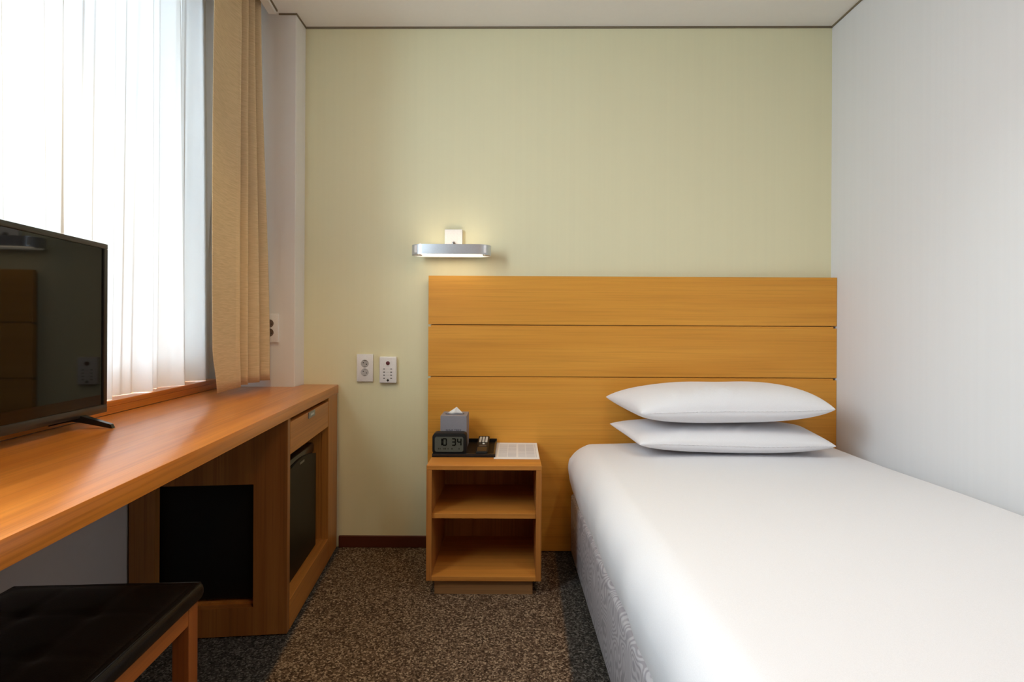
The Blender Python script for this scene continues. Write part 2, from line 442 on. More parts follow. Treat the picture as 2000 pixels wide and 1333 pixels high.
# ------------------------------------------------------------------ desk worktop
desk = thing('desk_worktop', 'long glossy orange-brown wooden desk top running under the window', 'desk', O, TH)
def ly(xl, Y): return (Y-O.y-xl*ST)/CT      # local y where world Y is reached
bm = bmesh.new()
c1 = Vector((-.915-O.x, D-.0005-O.y)); c1 = Vector((c1.x*CT+c1.y*ST, -c1.x*ST+c1.y*CT))
c2 = Vector((-.915-O.x, 2.159-O.y)); c2 = Vector((c2.x*CT+c2.y*ST, -c2.x*ST+c2.y*CT))
pts = [(0, -3.2), (0, ly(0, D-.0005)), (c1.x, c1.y), (c2.x, c2.y), (-.457, ly(-.457, 2.159)), (-.457, -3.2)]
add_prism(bm, pts, .6775, .715, .0018)
obj('desk_top', bm, M_DESK, desk, 30)

# ------------------------------------------------------------------ minibar cabinet under the desk end
cab = thing('minibar_cabinet', 'wooden minibar cabinet under the desk end beside the green wall', 'cabinet', O, TH)
Y0, Y1 = -.653, -.006
zt = .677
bm = bmesh.new()                               # near side panel with a vent opening cut in it
xo0, xo1, zo0, zo1 = -.393, -.105, .092, .475
def panel_with_hole(bm, x0, x1, ya, yb, z0, z1, hx0, hx1, hz0, hz1):
    xs = [x0, hx0, hx1, x1]; zs = [z0, hz0, hz1, z1]
    F = {}; B = {}
    for i, x in enumerate(xs):
        for k, z in enumerate(zs):
            F[i, k] = bm.verts.new((x, ya, z)); B[i, k] = bm.verts.new((x, yb, z))
    for i in range(3):
        for k in range(3):
            if i == 1 and k == 1: continue
            bm.faces.new((F[i, k], F[i+1, k], F[i+1, k+1], F[i, k+1]))
            bm.faces.new((B[i, k], B[i, k+1], B[i+1, k+1], B[i+1, k]))
    for i in range(3):
        bm.faces.new((F[i, 0], B[i, 0], B[i+1, 0], F[i+1, 0])); bm.faces.new((F[i, 3], F[i+1, 3], B[i+1, 3], B[i, 3]))
        bm.faces.new((F[0, i], F[0, i+1], B[0, i+1], B[0, i])); bm.faces.new((F[3, i], B[3, i], B[3, i+1], F[3, i+1]))
    bm.faces.new((F[1, 1], F[2, 1], B[2, 1], B[1, 1])); bm.faces.new((F[1, 2], B[1, 2], B[2, 2], F[2, 2]))
    bm.faces.new((F[1, 1], B[1, 1], B[1, 2], F[1, 2])); bm.faces.new((F[2, 1], F[2, 2], B[2, 2], B[2, 1]))
panel_with_hole(bm, -.468, -.003, Y0, Y0+.024, .004, zt, xo0, xo1, zo0, zo1)
obj('side_panel', bm, M_CABV, cab)
bm = bmesh.new(); add_box(bm, -.45, -.003, -.156, -.138, .004, zt); obj('inner_panel', bm, M_STILE, cab)
bm = bmesh.new()                               # stile that fills up to the green wall
add_box(bm, -.030, -.002, -.158, -.010, .004, zt, .001); obj('stile', bm, M_STILE, cab)
bm = bmesh.new(); add_box(bm, -.03, -.002, Y0+.024, -.158, .004, .098, .001); obj('bottom_rail', bm, M_CABF, cab)
bm = bmesh.new(); add_box(bm, -.45, -.030, Y0+.024, -.156, .085, .098); obj('bottom_shelf', bm, M_CABF, cab)
bm = bmesh.new(); add_box(bm, -.45, -.025, Y0+.024, -.156, .5585, .567); obj('drawer_shelf', bm, M_CABF, cab)
bm = bmesh.new(); add_box(bm, -.455, -.45, Y0+.024, -.156, .01, zt); obj('back_panel', bm, M_BLACKM, cab)
drw = None
bm = bmesh.new(); add_box(bm, -.022, -.003, Y0+.0265, -.1605, .5605, .6635, .0012)
add_box(bm, -.36, -.022, Y0+.04, -.175, .57, .65)
drw = obj('drawer', bm, M_CABF, cab)
bm = bmesh.new(); add_box(bm, -.0035, .0005, -.438, -.362, .641, .6625, .001)
plate = obj('handle_plate', bm, M_METAL, drw); plate['label'] = 'small grey metal plate at the drawer top'
bm = bmesh.new(); add_box(bm, .0002, .0012, -.420, -.380, .6485, .6555); obj('plate_inlay', bm, M_ALU, drw)

# mini fridge standing inside
fr = thing('mini_fridge', 'black mini fridge standing inside the wooden cabinet', 'fridge', O, TH)
fx0, fx1, fy0, fy1 = -.445, -.052, -.622, -.222
bm = bmesh.new(); add_box(bm, fx0, -.072, fy0, fy1, .105, .50, .006); obj('body', bm, M_BLACKM, fr, 30)
bm = bmesh.new()                               # door with an arched top
t = bmesh.new(); n = 24
pr = [(fy0, .104), (fy1, .104)]
for i in range(n+1):
    u = i/n; pr.append((fy1+(fy0-fy1)*u, .464+.030*math.sin(PI*min(1, max(0, .04+.92*u)))))
lo = [t.verts.new((-.072, y, z)) for y, z in pr]; hi = [t.verts.new((-.034, y, z)) for y, z in pr]
t.faces.new(lo); t.faces.new(list(reversed(hi)))
for i in range(len(pr)):
    j = (i+1) % len(pr); t.faces.new((lo[i], hi[i], hi[j], lo[j]))
merge(bm, t)
door = obj('door', bm, M_FRIDGE, fr, 30)
bm = bmesh.new(); add_box(bm, -.072, -.040, fy0, fy1, .470, .512, .010, 3); obj('top_handle', bm, M_BLACK, fr, 40)
bm = bmesh.new(); add_box(bm, -.0345, -.0332, -.425, -.375, .474, .482, .0004); obj('emblem', bm, M_STEEL, door)
for x in (-.42, -.10):
    for y in (fy0+.03, fy1-.03):
        bm = bmesh.new(); add_cyl(bm, (x, y, .098), (x, y, .107), .014, 12); obj('foot', bm, M_BLACKM, fr)

# ------------------------------------------------------------------ television
tv = thing('television', 'black flat screen television standing on the desk by the window', 'television', O, TH)
tx, ty0, ty1, tz0, tz1 = -.390, -1.612, -.880, .742, 1.181
bm = bmesh.new()
bz = .013
for a in ((ty0, ty1, tz1-bz, tz1), (ty0, ty1, tz0, tz0+.021), (ty0, ty0+bz, tz0+.021, tz1-bz), (ty1-bz, ty1, tz0+.021, tz1-bz)):
    add_box(bm, tx-.030, tx+.004, a[0], a[1], a[2], a[3], .0015)
obj('bezel', bm, M_TVF, tv, 30)
bm = bmesh.new(); add_box(bm, tx-.004, tx, ty0+bz-.001, ty1-bz+.001, tz0+.02, tz1-bz+.001); obj('screen', bm, M_SCREEN, tv)
bm = bmesh.new(); add_box(bm, tx-.034, tx-.012, ty0+.004, ty1-.004, tz0+.004, tz1-.004, .006); add_box(bm, tx-.065, tx-.03, ty0+.12, ty1-.12, tz0+.03, tz0+.26, .02)
obj('back_cover', bm, M_BLACKM, tv, 30)
def tv_foot(y):
    bm = bmesh.new()
    prof = [(-.086, .0005, .011), (-.082, .011, .010), (-.020, .031, .017), (.0, .034, .019), (.020, .031, .017), (.084, .010, .010), (.088, .0005, .011)]
    t = bmesh.new(); rings = []
    for i, (dx, h, w) in enumerate(prof):
        zt_ = h; zb = 0.0 if abs(dx) > .06 else max(0.0, h-.016)
        rings.append([t.verts.new((tx-.013+dx, y-w/2, .7153+zb)), t.verts.new((tx-.013+dx, y+w/2, .7153+zb)), t.verts.new((tx-.013+dx, y+w/2, .7153+zt_)), t.verts.new((tx-.013+dx, y-w/2, .7153+zt_))])
    for a, b_ in zip(rings, rings[1:]):
        for k in range(4): t.faces.new((a[k], a[(k+1) % 4], b_[(k+1) % 4], b_[k]))
    t.faces.new(rings[0]); t.faces.new(list(reversed(rings[-1])))
    merge(bm, t)
    return bm
for y in (-.968, -1.524): obj('foot', tv_foot(y), M_BLACK, tv)

# ------------------------------------------------------------------ curtains
def spline(pts, n):
    out = []
    P = [pts[0]]+list(pts)+[pts[-1]]
    segs = len(pts)-1
    for i in range(n+1):
        u = i/n*segs; k = min(int(u), segs-1); f = u-k
        p0, p1, p2, p3 = P[k], P[k+1], P[k+2], P[k+3]
        out.append(tuple(.5*((2*p1[d])+(-p0[d]+p2[d])*f+(2*p0[d]-5*p1[d]+4*p2[d]-p3[d])*f*f+(-p0[d]+3*p1[d]-3*p2[d]+p3[d])*f**3) for d in (0, 1)))
    return out
def sst(a, b_, x):
    u = min(1, max(0, (x-a)/(b_-a))); return u*u*(3-2*u)
path_lo = [(-.310, -.100), (-.268, -.101), (-.250, -.116), (-.268, -.136), (-.345, -.158), (-.345, -.176), (-.262, -.198), (-.278, -.224), (-.352, -.244), (-.352, -.264), (-.272, -.286),
           (-.290, -.296), (-.352, -.300), (-.350, -.314), (-.286, -.322), (-.292, -.342), (-.300, -.385), (-.304, -.440), (-.303, -.490)]
path_hi = [(-.340, -.110), (-.300, -.118), (-.284, -.138), (-.300, -.152), (-.338, -.162), (-.336, -.174), (-.290, -.186), (-.304, -.200), (-.340, -.210), (-.340, -.222), (-.294, -.236),
           (-.308, -.250), (-.342, -.258), (-.338, -.270), (-.298, -.286), (-.304, -.310), (-.316, -.360), (-.312, -.425), (-.306, -.478)]
NU, NV = 170, 46
lo_s, hi_s = spline(path_lo, NU), spline(path_hi, NU)
ct = thing('blackout_curtain', 'heavy beige curtain drawn to the column side of the window', 'curtain', O, TH)
bm = bmesh.new(); g = []
ZB, ZTOP = .748, 2.395
for j in range(NV+1):
    z = ZB+(ZTOP-ZB)*j/NV
    f = sst(.75, 2.35, z)
    row = []
    for i in range(NU+1):
        x = lo_s[i][0]*(1-f)+hi_s[i][0]*f; y = lo_s[i][1]*(1-f)+hi_s[i][1]*f
        u = i/NU
        # belly of the leading edge and the hem turning in at the bottom
        y -= .010*u**4*math.sin(PI*min(1, max(0, (z-.9)/1.4)))
        y += .036*u**6*(1-sst(.745, .90, z))
        zz = z-.012*sst(.55, 1, u)*(1-sst(.745, .95, z))
        row.append(bm.verts.new((x, y, zz)))
    g.append(row)
for j in range(NV):
    for i in range(NU): bm.faces.new((g[j][i], g[j][i+1], g[j+1][i+1], g[j+1][i]))
cl = obj('cloth', bm, M_CURT, ct, 'all')
sm = cl.modifiers.new('thickness', 'SOLIDIFY'); sm.thickness = .0022; sm.offset = 0
bm = bmesh.new(); add_box(bm, -.335, -.300, -2.9, -.105, 2.392, 2.412, .003); obj('track', bm, M_WHITE_PL, ct)

bm = bmesh.new(); g = []
NU, NV = 360, 26
rnd = random.Random(3)
ph = [rnd.uniform(0, 6.28) for _ in range(8)]
for j in range(NV+1):
    z = .7545+(2.395-.7545)*j/NV; row = []
    f = (z-.7545)/1.64
    for i in range(NU+1):
        y = -.062-1.26*i/NU  # cloth ends early out of view; bare window added for more daylight
        ys = y+.05*(f-.5)*math.sin(3.1*y+ph[5])+.03*f
        a = .020*math.sin(2*PI*ys/.19+ph[0]+1.3*math.sin(2.2*ys))+.013*math.sin(2*PI*ys/.083+ph[1]+.8*f+1.2*math.sin(4.7*ys))+.006*math.sin(2*PI*ys/.047+ph[2]-1.1*f)
        a *= .75+.45*(1-f)
        row.append(bm.verts.new((-.505+a, y, z+.0008*math.sin(2*PI*y/.31)*(1-f))))
    g.append(row)
for j in range(NV):
    for i in range(NU): bm.faces.new((g[j][i], g[j][i+1], g[j+1][i+1], g[j+1][i]))
sh = thing('sheer_curtain', 'translucent white sheer curtain hanging in front of the window', 'curtain', O, TH)
obj('cloth', bm, M_SHEER, sh, 'all')
bm = bmesh.new(); add_box(bm, -.52, -.490, -2.9, -.14, 2.393, 2.412, .003); obj('track', bm, M_WHITE_PL, sh)

# ------------------------------------------------------------------ headboard
hb = thing('headboard', 'wide wooden headboard of three stacked planks on the green wall', 'headboard', (.52, D, 0))
hx0, hx1 = -.362-.52, 1.4045-.52
for z0, z1 in ((.9825, 1.193), (.7585, .9725), (.004, .7485)):
    bm = bmesh.new(); add_box(bm, hx0, hx1, -.043, -.022, z0, z1, .001); obj('plank', bm, M_HEAD, hb)
bm = bmesh.new(); add_box(bm, hx0+.010, hx1-.012, -.022, -.0005, .004, 1.185); obj('backing_board', bm, plain('backing_board_dark', (.16, .10, .055, 1), .7), hb)
for z_ in (.9775, .7535):
    bm = bmesh.new(); add_box(bm, hx0+.010, hx1-.012, -.0385, -.0215, z_-.0052, z_+.0022); obj('joint_strip', bm, M_HEAD, hb)

# ------------------------------------------------------------------ wall lamp
lx = -.2575
lamp = thing('wall_lamp', 'slim aluminium wall lamp glowing above the headboard corner', 'lamp', (lx, D, 1.30))
bm = bmesh.new(); add_box(bm, -.0385, .0385, -.022, -.0005, -.020, .098, .002); obj('wall_plate', bm, M_WHITE_PL, lamp)
bm = bmesh.new(); add_box(bm, -.022, .022, -.045, -.018, -.016, .006, .002); obj('arm', bm, M_ALU, lamp)
bm = bmesh.new(); add_cyl(bm, (.002, -.022, .034), (.002, -.034, .034), .0075, 20, bev=.001); obj('switch_knob', bm, M_STEEL, lamp, 40)
oc = -.087; ow, od = .334, .100; rz0, rz1 = -.0265, .0145
oo = stadium(0, oc, ow, od, 16); ii = stadium(0, oc, ow-.008, od-.008, 16)
bm = bmesh.new(); n = len(oo)
vs = [[bm.verts.new((x, y, z)) for x, y in ring] for ring, z in ((oo, rz0), (oo, rz1), (ii, rz1), (ii, rz0))]
for r_ in range(4):
    a, b_ = vs[r_], vs[(r_+1) % 4]
    for i in range(n): bm.faces.new((a[i], a[(i+1) % n], b_[(i+1) % n], b_[i]))
obj('lamp_housing', bm, M_ALU, lamp, 40)
for z0, z1 in ((rz0+.008, rz0+.012), (rz1-.014, rz1-.010)):
    bm = bmesh.new(); add_prism(bm, stadium(0, oc, ow-.062, od-.012, 12), z0, z1)
    obj('diffuser', bm, M_LAMP, lamp)
for sgn in (-1, 1):
    bm = bmesh.new(); add_cyl(bm, (sgn*.149, oc, rz0+.001), (sgn*.149, oc, rz1-.002), .012, 20); add_box(bm, sgn*.140-.009, sgn*.140+.009, oc-.045, oc+.045, rz0+.006, rz1-.004)
    obj('end_cap', bm, M_WHITE_PL, lamp, 40)

# ------------------------------------------------------------------ sockets and control panel
def wall_socket(name, label, loc, rotz, inner):
    s = thing(name, label, 'socket', loc, rotz, None)
    # plate with two round wells
    w, h, n, r, zc = .0715, .121, 28, .0170, (.019, -.019)
    bm2 = bmesh.new(); add_box(bm2, -w/2, w/2, -.0105, -.0005, -h/2, h/2, .0022)
    bm.free()
    obj('plate', bm2, M_WHITE_PL, s, 40)
    for z in zc:
        bi = bmesh.new(); t = bmesh.new()
        aa = [t.verts.new((r*math.cos(2*PI*i/n), -.0112, z+r*math.sin(2*PI*i/n))) for i in range(n)]
        bb = [t.verts.new((r*.93*math.cos(2*PI*i/n), -.0112, z+r*.93*math.sin(2*PI*i/n))) for i in range(n)]
        cc = [t.verts.new((r*.88*math.cos(2*PI*i/n), -.0107, z+r*.88*math.sin(2*PI*i/n))) for i in range(n)]
        for i in range(n):
            k = (i+1) % n
            t.faces.new((aa[i], aa[k], bb[k], bb[i])); t.faces.new((bb[i], bb[k], cc[k], cc[i]))
        t.faces.new(cc); merge(bi, t)
        wo = obj('socket_well', bi, inner, s)
        for hx, hz in ((-.0065, .004), (.0075, -.003)):
            bh = bmesh.new(); add_cyl(bh, (hx, -.0112, z+hz), (hx, -.0104, z+hz), .0024, 12); obj('pin_hole', bh, M_DARK, wo)
        for hx, hz in ((0, -.014), (.001, .0138)):
            bh = bmesh.new(); add_box(bh, hx-.0055, hx+.0055, -.0114, -.0105, z+hz-.0014, z+hz+.0014); obj('earth_clip', bh, M_STEEL, wo)
    return s
wall_socket('wall_socket', 'white double wall socket on the green wall beside the control panel', (-.645, D, .7895), 0, M_SOCK)
wall_socket('wall_socket', 'white double socket with brown wells on the column, half behind the beige curtain', (-1.0175, 2.160, .963), 0, M_SOCKD)
cp = thing('control_panel', 'white bedside control panel with small buttons on the green wall', 'control panel', (-.542, D, .782))
bm = bmesh.new(); add_box(bm, -.037, .037, -.021, -.0005, -.0575, .0575, .004, 3); obj('housing', bm, M_WHITE_PL, cp, 40)
bm = bmesh.new(); add_cyl(bm, (.001, -.021, .030), (.001, -.0245, .030), .0085, 24, bev=.001); obj('dial', bm, M_RED, cp, 40)
for k in range(4):
    for s_ in (-1, 1):
        z = .0045-.0135*k
        bm = bmesh.new(); add_box(bm, s_*.0155-.0038, s_*.0155+.0038, -.0222, -.021, z-.0022, z+.0014, .0006); obj('button', bm, M_DARK, cp)
bm = bmesh.new()
for k in range(4):
    z = .004-.0135*k
    add_box(bm, -.0075, .0075, -.0213, -.0208, z-.0004, z+.0004)
add_box(bm, -.007, .007, -.0213, -.0208, .0165, .0175)
obj('printed_lines', bm, M_SOCK, cp)
bm = bmesh.new(); add_cyl(bm, (.001, -.0205, -.0455), (.001, -.0225, -.0455), .0062, 4); obj('sensor', bm, M_DARK, cp)

# ------------------------------------------------------------------ nightstand
ns = thing('nightstand', 'open two-shelf wooden nightstand beside the bed', 'nightstand', (-.098, 2.03, 0))
nx0, nx1, ny0, ny1 = -.2075, .2075, 1.843-2.03, 2.2125-2.03
bm = bmesh.new(); add_box(bm, nx0, nx1, ny0, ny1, .4545, .4715, .0015); obj('top', bm, M_NSH, ns)
for x0, x1 in ((nx0, nx0+.0195), (nx1-.0195, nx1)):
    bm = bmesh.new(); add_box(bm, x0, x1, ny0+.0005, ny1, .0545, .4545, .001); obj('side_panel', bm, M_NSV, ns)
bm = bmesh.new(); add_box(bm, nx0+.0195, nx1-.0195, ny0+.012, ny1-.008, .276, .294, .001); obj('shelf', bm, M_NSH, ns)
bm = bmesh.new(); add_box(bm, nx0+.0195, nx1-.0195, ny0+.001, ny1-.008, .0545, .0715, .001); obj('bottom_shelf', bm, M_NSH, ns)
bm = bmesh.new(); add_box(bm, nx0+.0195, nx1-.0195, ny1-.010, ny1-.001, .0545, .4545); obj('back_panel', bm, M_NSV, ns)
bm = bmesh.new(); add_box(bm, nx0+.028, nx1-.030, ny0+.016, ny1-.02, .0, .0545, .001); obj('plinth', bm, wood('plinth_veneer', (.33, .17, .065, 1), (.25, .12, .042, 1), 0, .5, 0), ns)

# ------------------------------------------------------------------ things on the nightstand
TT = .4717
tray = thing('tray', 'black rectangular tray on the nightstand under the clock', 'tray', (-.183, 2.085, TT))
bm = bmesh.new(); add_box(bm, -.121, .121, -.126, .122, 0, .006, .001); obj('base', bm, M_BLACKM, tray)
bm = bmesh.new()
add_box(bm, -.121, .121, -.126, -.118, .004, .013, .0015); add_box(bm, -.121, .121, .114, .122, .004, .020, .0015)
add_box(bm, -.121, -.113, -.12, .118, .004, .013, .0015); add_box(bm, .113, .121, -.12, .118, .004, .013, .0015)
obj('rim', bm, M_BLACK, tray)
TB = TT+.0062
box = thing('tissue_box', 'grey square tissue box with a white tissue standing behind the clock', 'tissue box', (-.2335, 2.112, TB))
bm = bmesh.new(); add_box(bm, -.053, .053, -.052, .058, 0, .135, .0015); obj('carton', bm, M_PAPER_BOX, box)
bm = text_mesh('NINE TREE', .0118, .0003, 1.12)
bmesh.ops.transform(bm, matrix=Matrix.Translation((0, -.0523, .0725)) @ Matrix.Rotation(PI/2, 4, 'X'), verts=bm.verts)
obj('lettering', bm, M_INK, box)
bm = bmesh.new()
t = bmesh.new(); n = 18; rows = []
for j in range(5):
    f = j/4; row = []
    for i in range(n+1):
        u = i/n*2-1
        hx = (.036*(1-f))*u+.008*f+.001
        hy = .006*u*u*(1-f)+.0015*math.sin(6*u)*(1-f)
        row.append(t.verts.new((hx-.001, .0+hy-.006, .1345+.030*f)))
    rows.append(row)
for j in range(4):
    for i in range(n): t.faces.new((rows[j][i], rows[j][i+1], rows[j+1][i+1], rows[j+1][i]))
merge(bm, t); ti = obj('tissue', bm, M_TISSUE, box, 'all'); md = ti.modifiers.new('thickness', 'SOLIDIFY'); md.thickness = .0008
bm = bmesh.new(); add_prism(bm, stadium(0, -.004, .078, .026, 10), .1347, .1354); obj('slot', bm, M_INK, box)

ck = thing('alarm_clock', 'black digital alarm clock with grey display on the tray', 'clock', (-.2395, 1.996, TB))
bm = bmesh.new(); t = bmesh.new()
add_prism(t, roundrect(.131, .0815, .014, 6), -.022, .026, .0015)
merge(bm, t, Matrix.Translation((0, .004, .0410)) @ Matrix.Rotation(PI/2, 4, 'X'))
obj('case', bm, M_BLACKM, ck, 40)
bm = bmesh.new(); t = bmesh.new(); add_prism(t, roundrect(.110, .0575, .008, 5), 0, .0012)
merge(bm, t, Matrix.Translation((-.001, -.0224, .0400)) @ Matrix.Rotation(PI/2, 4, 'X'))
scr = obj('display', bm, M_LCD, ck, 40)
SEG = {'0': 'abcdef', '1': 'bc', '3': 'abgcd', '4': 'fgbc'}
def digit(bm, ch, x, z, w, h, t_, y):
    q = h/2
    R = {'a': (x+t_*.6, x+w-t_*.6, z+h-t_, z+h), 'd': (x+t_*.6, x+w-t_*.6, z, z+t_), 'g': (x+t_*.6, x+w-t_*.6, z+q-t_/2, z+q+t_/2),
         'f': (x, x+t_, z+q+.0004, z+h-t_*.4), 'b': (x+w-t_, x+w, z+q+.0004, z+h-t_*.4), 'e': (x, x+t_, z+t_*.4, z+q-.0004), 'c': (x+w-t_, x+w, z+t_*.4, z+q-.0004)}
    for s_ in SEG[ch]:
        a = R[s_]; add_box(bm, a[0], a[1], y-.0004, y+.0003, a[2], a[3])
for ch, x in (('1', -.0440), ('0', -.0265), ('3', .0085), ('4', .0300)):
    bm = bmesh.new(); digit(bm, ch, x, .0345, .0175, .0295, .0046, -.0240); obj('digit', bm, M_LCDINK, scr)
M_FAINT = plain('lcd_ink_faint', (.035, .038, .03, 1), .6, spec=.1)
for x, w_ in ((-.043, .004), (-.036, .003), (-.022, .004), (-.016, .004), (-.006, .003), (.008, .005), (.036, .004)):
    bm = bmesh.new(); add_box(bm, x, x+w_, -.0243, -.0237, .0205, .0265); obj('readout_mark', bm, M_FAINT, scr)

rc = thing('remote_control', 'black remote control with silver keys lying in the tray', 'remote control', (-.115, 2.072, .4790))
rc.rotation_euler = (math.radians(6.0), 0, math.radians(0))
bm = bmesh.new(); add_box(bm, -.0235, .0235, -.099, .099, 0.009, .022, .005, 3); obj('case', bm, M_BLACKM, rc, 50)
bm = bmesh.new(); add_box(bm, -.019, .019, -.094, -.046, .0215, .0228, .001); obj('gloss_panel', bm, M_BLACK, rc)
for i in range(3):
    for k in range(4):
        bm = bmesh.new(); x = -.0125+.0125*i; y = .020+.0175*k
        add_box(bm, x-.0046, x+.0046, y-.0066, y+.0066, .0215, .0242, .0012); obj('key', bm, M_SILVER, rc)
bm = bmesh.new(); add_box(bm, -.0135, .0155, -.0065, -.0050, .0215, .0228); obj('bar', bm, M_STEEL, rc)
bm = bmesh.new(); add_cyl(bm, (.003, -.006, .0215), (.003, -.006, .0245), .0042, 16, bev=.0006); obj('center_key', bm, M_WHITEKEY, rc)
bm = bmesh.new(); add_box(bm, -.014, .015, -.026, -.022, .0215, .0226); add_box(bm, -.014, .015, -.036, -.033, .0215, .0226); obj('key_row', bm, plain('brown_keys', (.16, .11, .08, 1), .5), rc)

pp = bmesh.new(); add_box(pp, -.0865, .0865, -.137, .137, 0, .0008)
ps = obj('paper_sheet', pp, M_PAPER); ps.location = (.0215, 2.073, TT); ps.rotation_euler = (0, 0, math.radians(-.6))
tag(ps, 'white sheet of printed tables on the nightstand beside the tray', 'paper')

# ------------------------------------------------------------------ bed
BR = math.radians(-1.0)                 # bed runs along the right wall
bed = thing('bed', 'single bed with grey damask base standing along the white wall', 'bed', (.83, 1.20, 0), -BR*0+math.radians(.97))
BL, BW = 1.0, .567
bm = bmesh.new(); NU_ = 60
t = bmesh.new(); add_box(t, -BW+.008, BW-.016, -BL, BL-.002, .012, .262, .012, 3); merge(bm, t)
obj('base', bm, M_DAMASK, bed, 40)
bm = bmesh.new(); add_box(bm, -BW+.02, BW-.02, -BL+.01, BL-.01, .262, .455, .03, 3); obj('mattress', bm, M_SHEET, bed, 40)
for x in (-BW+.06, BW-.06):
    for y in (-BL+.08, BL-.08):
        bm = bmesh.new(); add_cyl(bm, (x, y, 0), (x, y, .014), .025, 16); obj('foot', bm, M_BLACKM, bed)

# sheet: rounded cover over the mattress, its skirt tucked in at the base
sheet = thing('bed_sheet', 'smooth white sheet tucked over the mattress of the bed', 'bed sheet', (.83, 1.20, 0), math.radians(.97))
bm = bmesh.new()
zt_, zb_ = .489, .236
prof = []                                # from left hem up over the top to the right hem: (x offset from side, z)
R = .075
left = [(.036, zb_), (.026, zb_+.012), (.015, zb_+.040), (.003, zb_+.085), (-.0035, zb_+.135)]
for i in range(1, 13):
    a = PI/2*i/12
    left.append((-.0035+R*(1-math.cos(a))*1.25, zb_+.135+(zt_-zb_-.135)*math.sin(a)))
xs = [(-BW+dx, z) for dx, z in left]
nmid = 44
xm0, xm1 = xs[-1][0], BW-.075
for i in range(1, nmid): xs.append((xm0+(xm1-xm0)*i/nmid, zt_))
xs += [(BW-.006-dx*.8, z) for dx, z in reversed(left)]
NY = 90
rows = []
rw = random.Random(11)
for j in range(NY+1):
    v_ = j/NY; y = -BL-.004+(2*BL+.002)*v_
    # roll down at both ends
    e0 = max(0, 1-(v_)/.05); e1 = max(0, 1-(1-v_)/.030)
    row = []
    for k, (x, z) in enumerate(xs):
        top = sst(.40, zt_, z)
        dz = .0022*math.sin(5.1*x+2.1*y)+.0016*math.sin(9.3*y-4*x+1)+.006*math.cos(x/BW*PI/2)-.004
        zz = z+dz*top
        drop = (1-math.sqrt(max(0, 1-e1*e1)))*.045+(1-math.sqrt(max(0, 1-e0*e0)))*.06
        zz -= drop*top
        xx = x
        side = 1-top
        if x < 0:
            xx += .0025*math.sin(14*y+1.2*math.sin(5*y))*side+.0015*math.sin(37*y)*side
            zz += .007*math.sin(6.3*y+.6)*(1-sst(zb_, zb_+.1, z))
            # small pleat at the tucked head corner
            pl = math.exp(-((y-(BL-.055-.20*(zt_-z)))/.012)**2)
            xx += .010*pl*sst(.30, .44, z)*(1-sst(.475, .49, z))
        row.append(bm.verts.new((xx, y, zz)))
    rows.append(row)
for j in range(NY):
    for k in range(len(xs)-1): bm.faces.new((rows[j][k], rows[j][k+1], rows[j+1][k+1], rows[j+1][k]))
for end in (rows[0], rows[-1]):
    c = bm.verts.new((0, end[0].co.y, .34))
    for k in range(len(end)-1): bm.faces.new((end[k], end[k+1], c))
o = obj('cover', bm, M_SHEET, sheet, 60)

# ------------------------------------------------------------------ pillows
def pillow(name, label, BLc, FLc, FRc, BRc, up, dn, seed, wr=1.0):
    """corner tips in world metres; thickness above / below the seam"""
    r = random.Random(seed)
    nu, nv = 80, 48
    C = [Vector(c) for c in (BLc, FLc, FRc, BRc)]
    mid = sum(C, Vector())/4
    root = thing(name, label, 'pillow', mid)
    L = [c-mid for c in C]
    bm = bmesh.new()
    wp = [(r.uniform(-.75, .0), r.uniform(-.95, -.35), r.uniform(.5, 1)) for _ in range(8)]
    def pt(u, v, s):
        a, b_ = (u+1)/2, (v+1)/2
        # edges swell a little between the four tips at the front, pull in at the sides
        p = (L[1]*(1-a)+L[2]*a)*(1-b_)+(L[0]*(1-a)+L[3]*a)*b_
        x = p.x*(1-.030*(1-v*v)*abs(u)); y = p.y*(1+.05*(1-abs(u)**4)*abs(v)*(1 if v < 0 else -.3))
        au, av = abs(u), abs(v)
        prof = ((1-au**2.8)**.44)*((1-av**2.6)**.42)
        h = (up if s > 0 else dn)*prof
        z = p.z+s*h+.003*math.sin(3*u+seed)*av**4*(1-au**4)
        if s > 0:
            wv = 0
            for a_, b2, c in wp:
                uu = (u-a_)-(v+1)*.35*c
                wv += c*math.exp(-(uu/.022)**2)*math.exp(-((v-b2)/.30)**2)*min(1, max(0, -v*1.6))
            z += .016*wr*wv*prof-.0012*wr*prof*math.sin(9*u+3*v)
        return (x, y, z)
    top = {}; bot = {}
    q = PI/2*.94
    for i in range(nu+1):
        for j in range(nv+1):
            u = math.sin((i/nu*2-1)*q)/math.sin(q); v = math.sin((j/nv*2-1)*q)/math.sin(q)
            top[i, j] = bm.verts.new(pt(u, v, 1))
            bot[i, j] = top[i, j] if i in (0, nu) or j in (0, nv) else bm.verts.new(pt(u, v, -1))
    for i in range(nu):
        for j in range(nv):
            bm.faces.new((top[i, j], top[i+1, j], top[i+1, j+1], top[i, j+1]))
            bm.faces.new((bot[i, j], bot[i, j+1], bot[i+1, j+1], bot[i+1, j]))
    obj('pillowcase', bm, M_PILLOW, root, 'all')
    bm = bmesh.new()                       # raised seam along the front edge
    pts = [Vector(pt(-.95+1.9*i/40, -1, 1)) for i in range(41)]
    for a, b_ in zip(pts, pts[1:]): add_cyl(bm, a, b_+(b_-a)*.05, .0013, 6)
    obj('seam', bm, M_PILLOW, root, 'all')
    return root
pillow('pillow', 'white pillow lying directly on the bed, lower of the two', (.415, 2.165, .565), (.470, 1.875, .543), (1.200, 1.890, .536), (1.235, 2.180, .549), .050, .048, 4, .3)
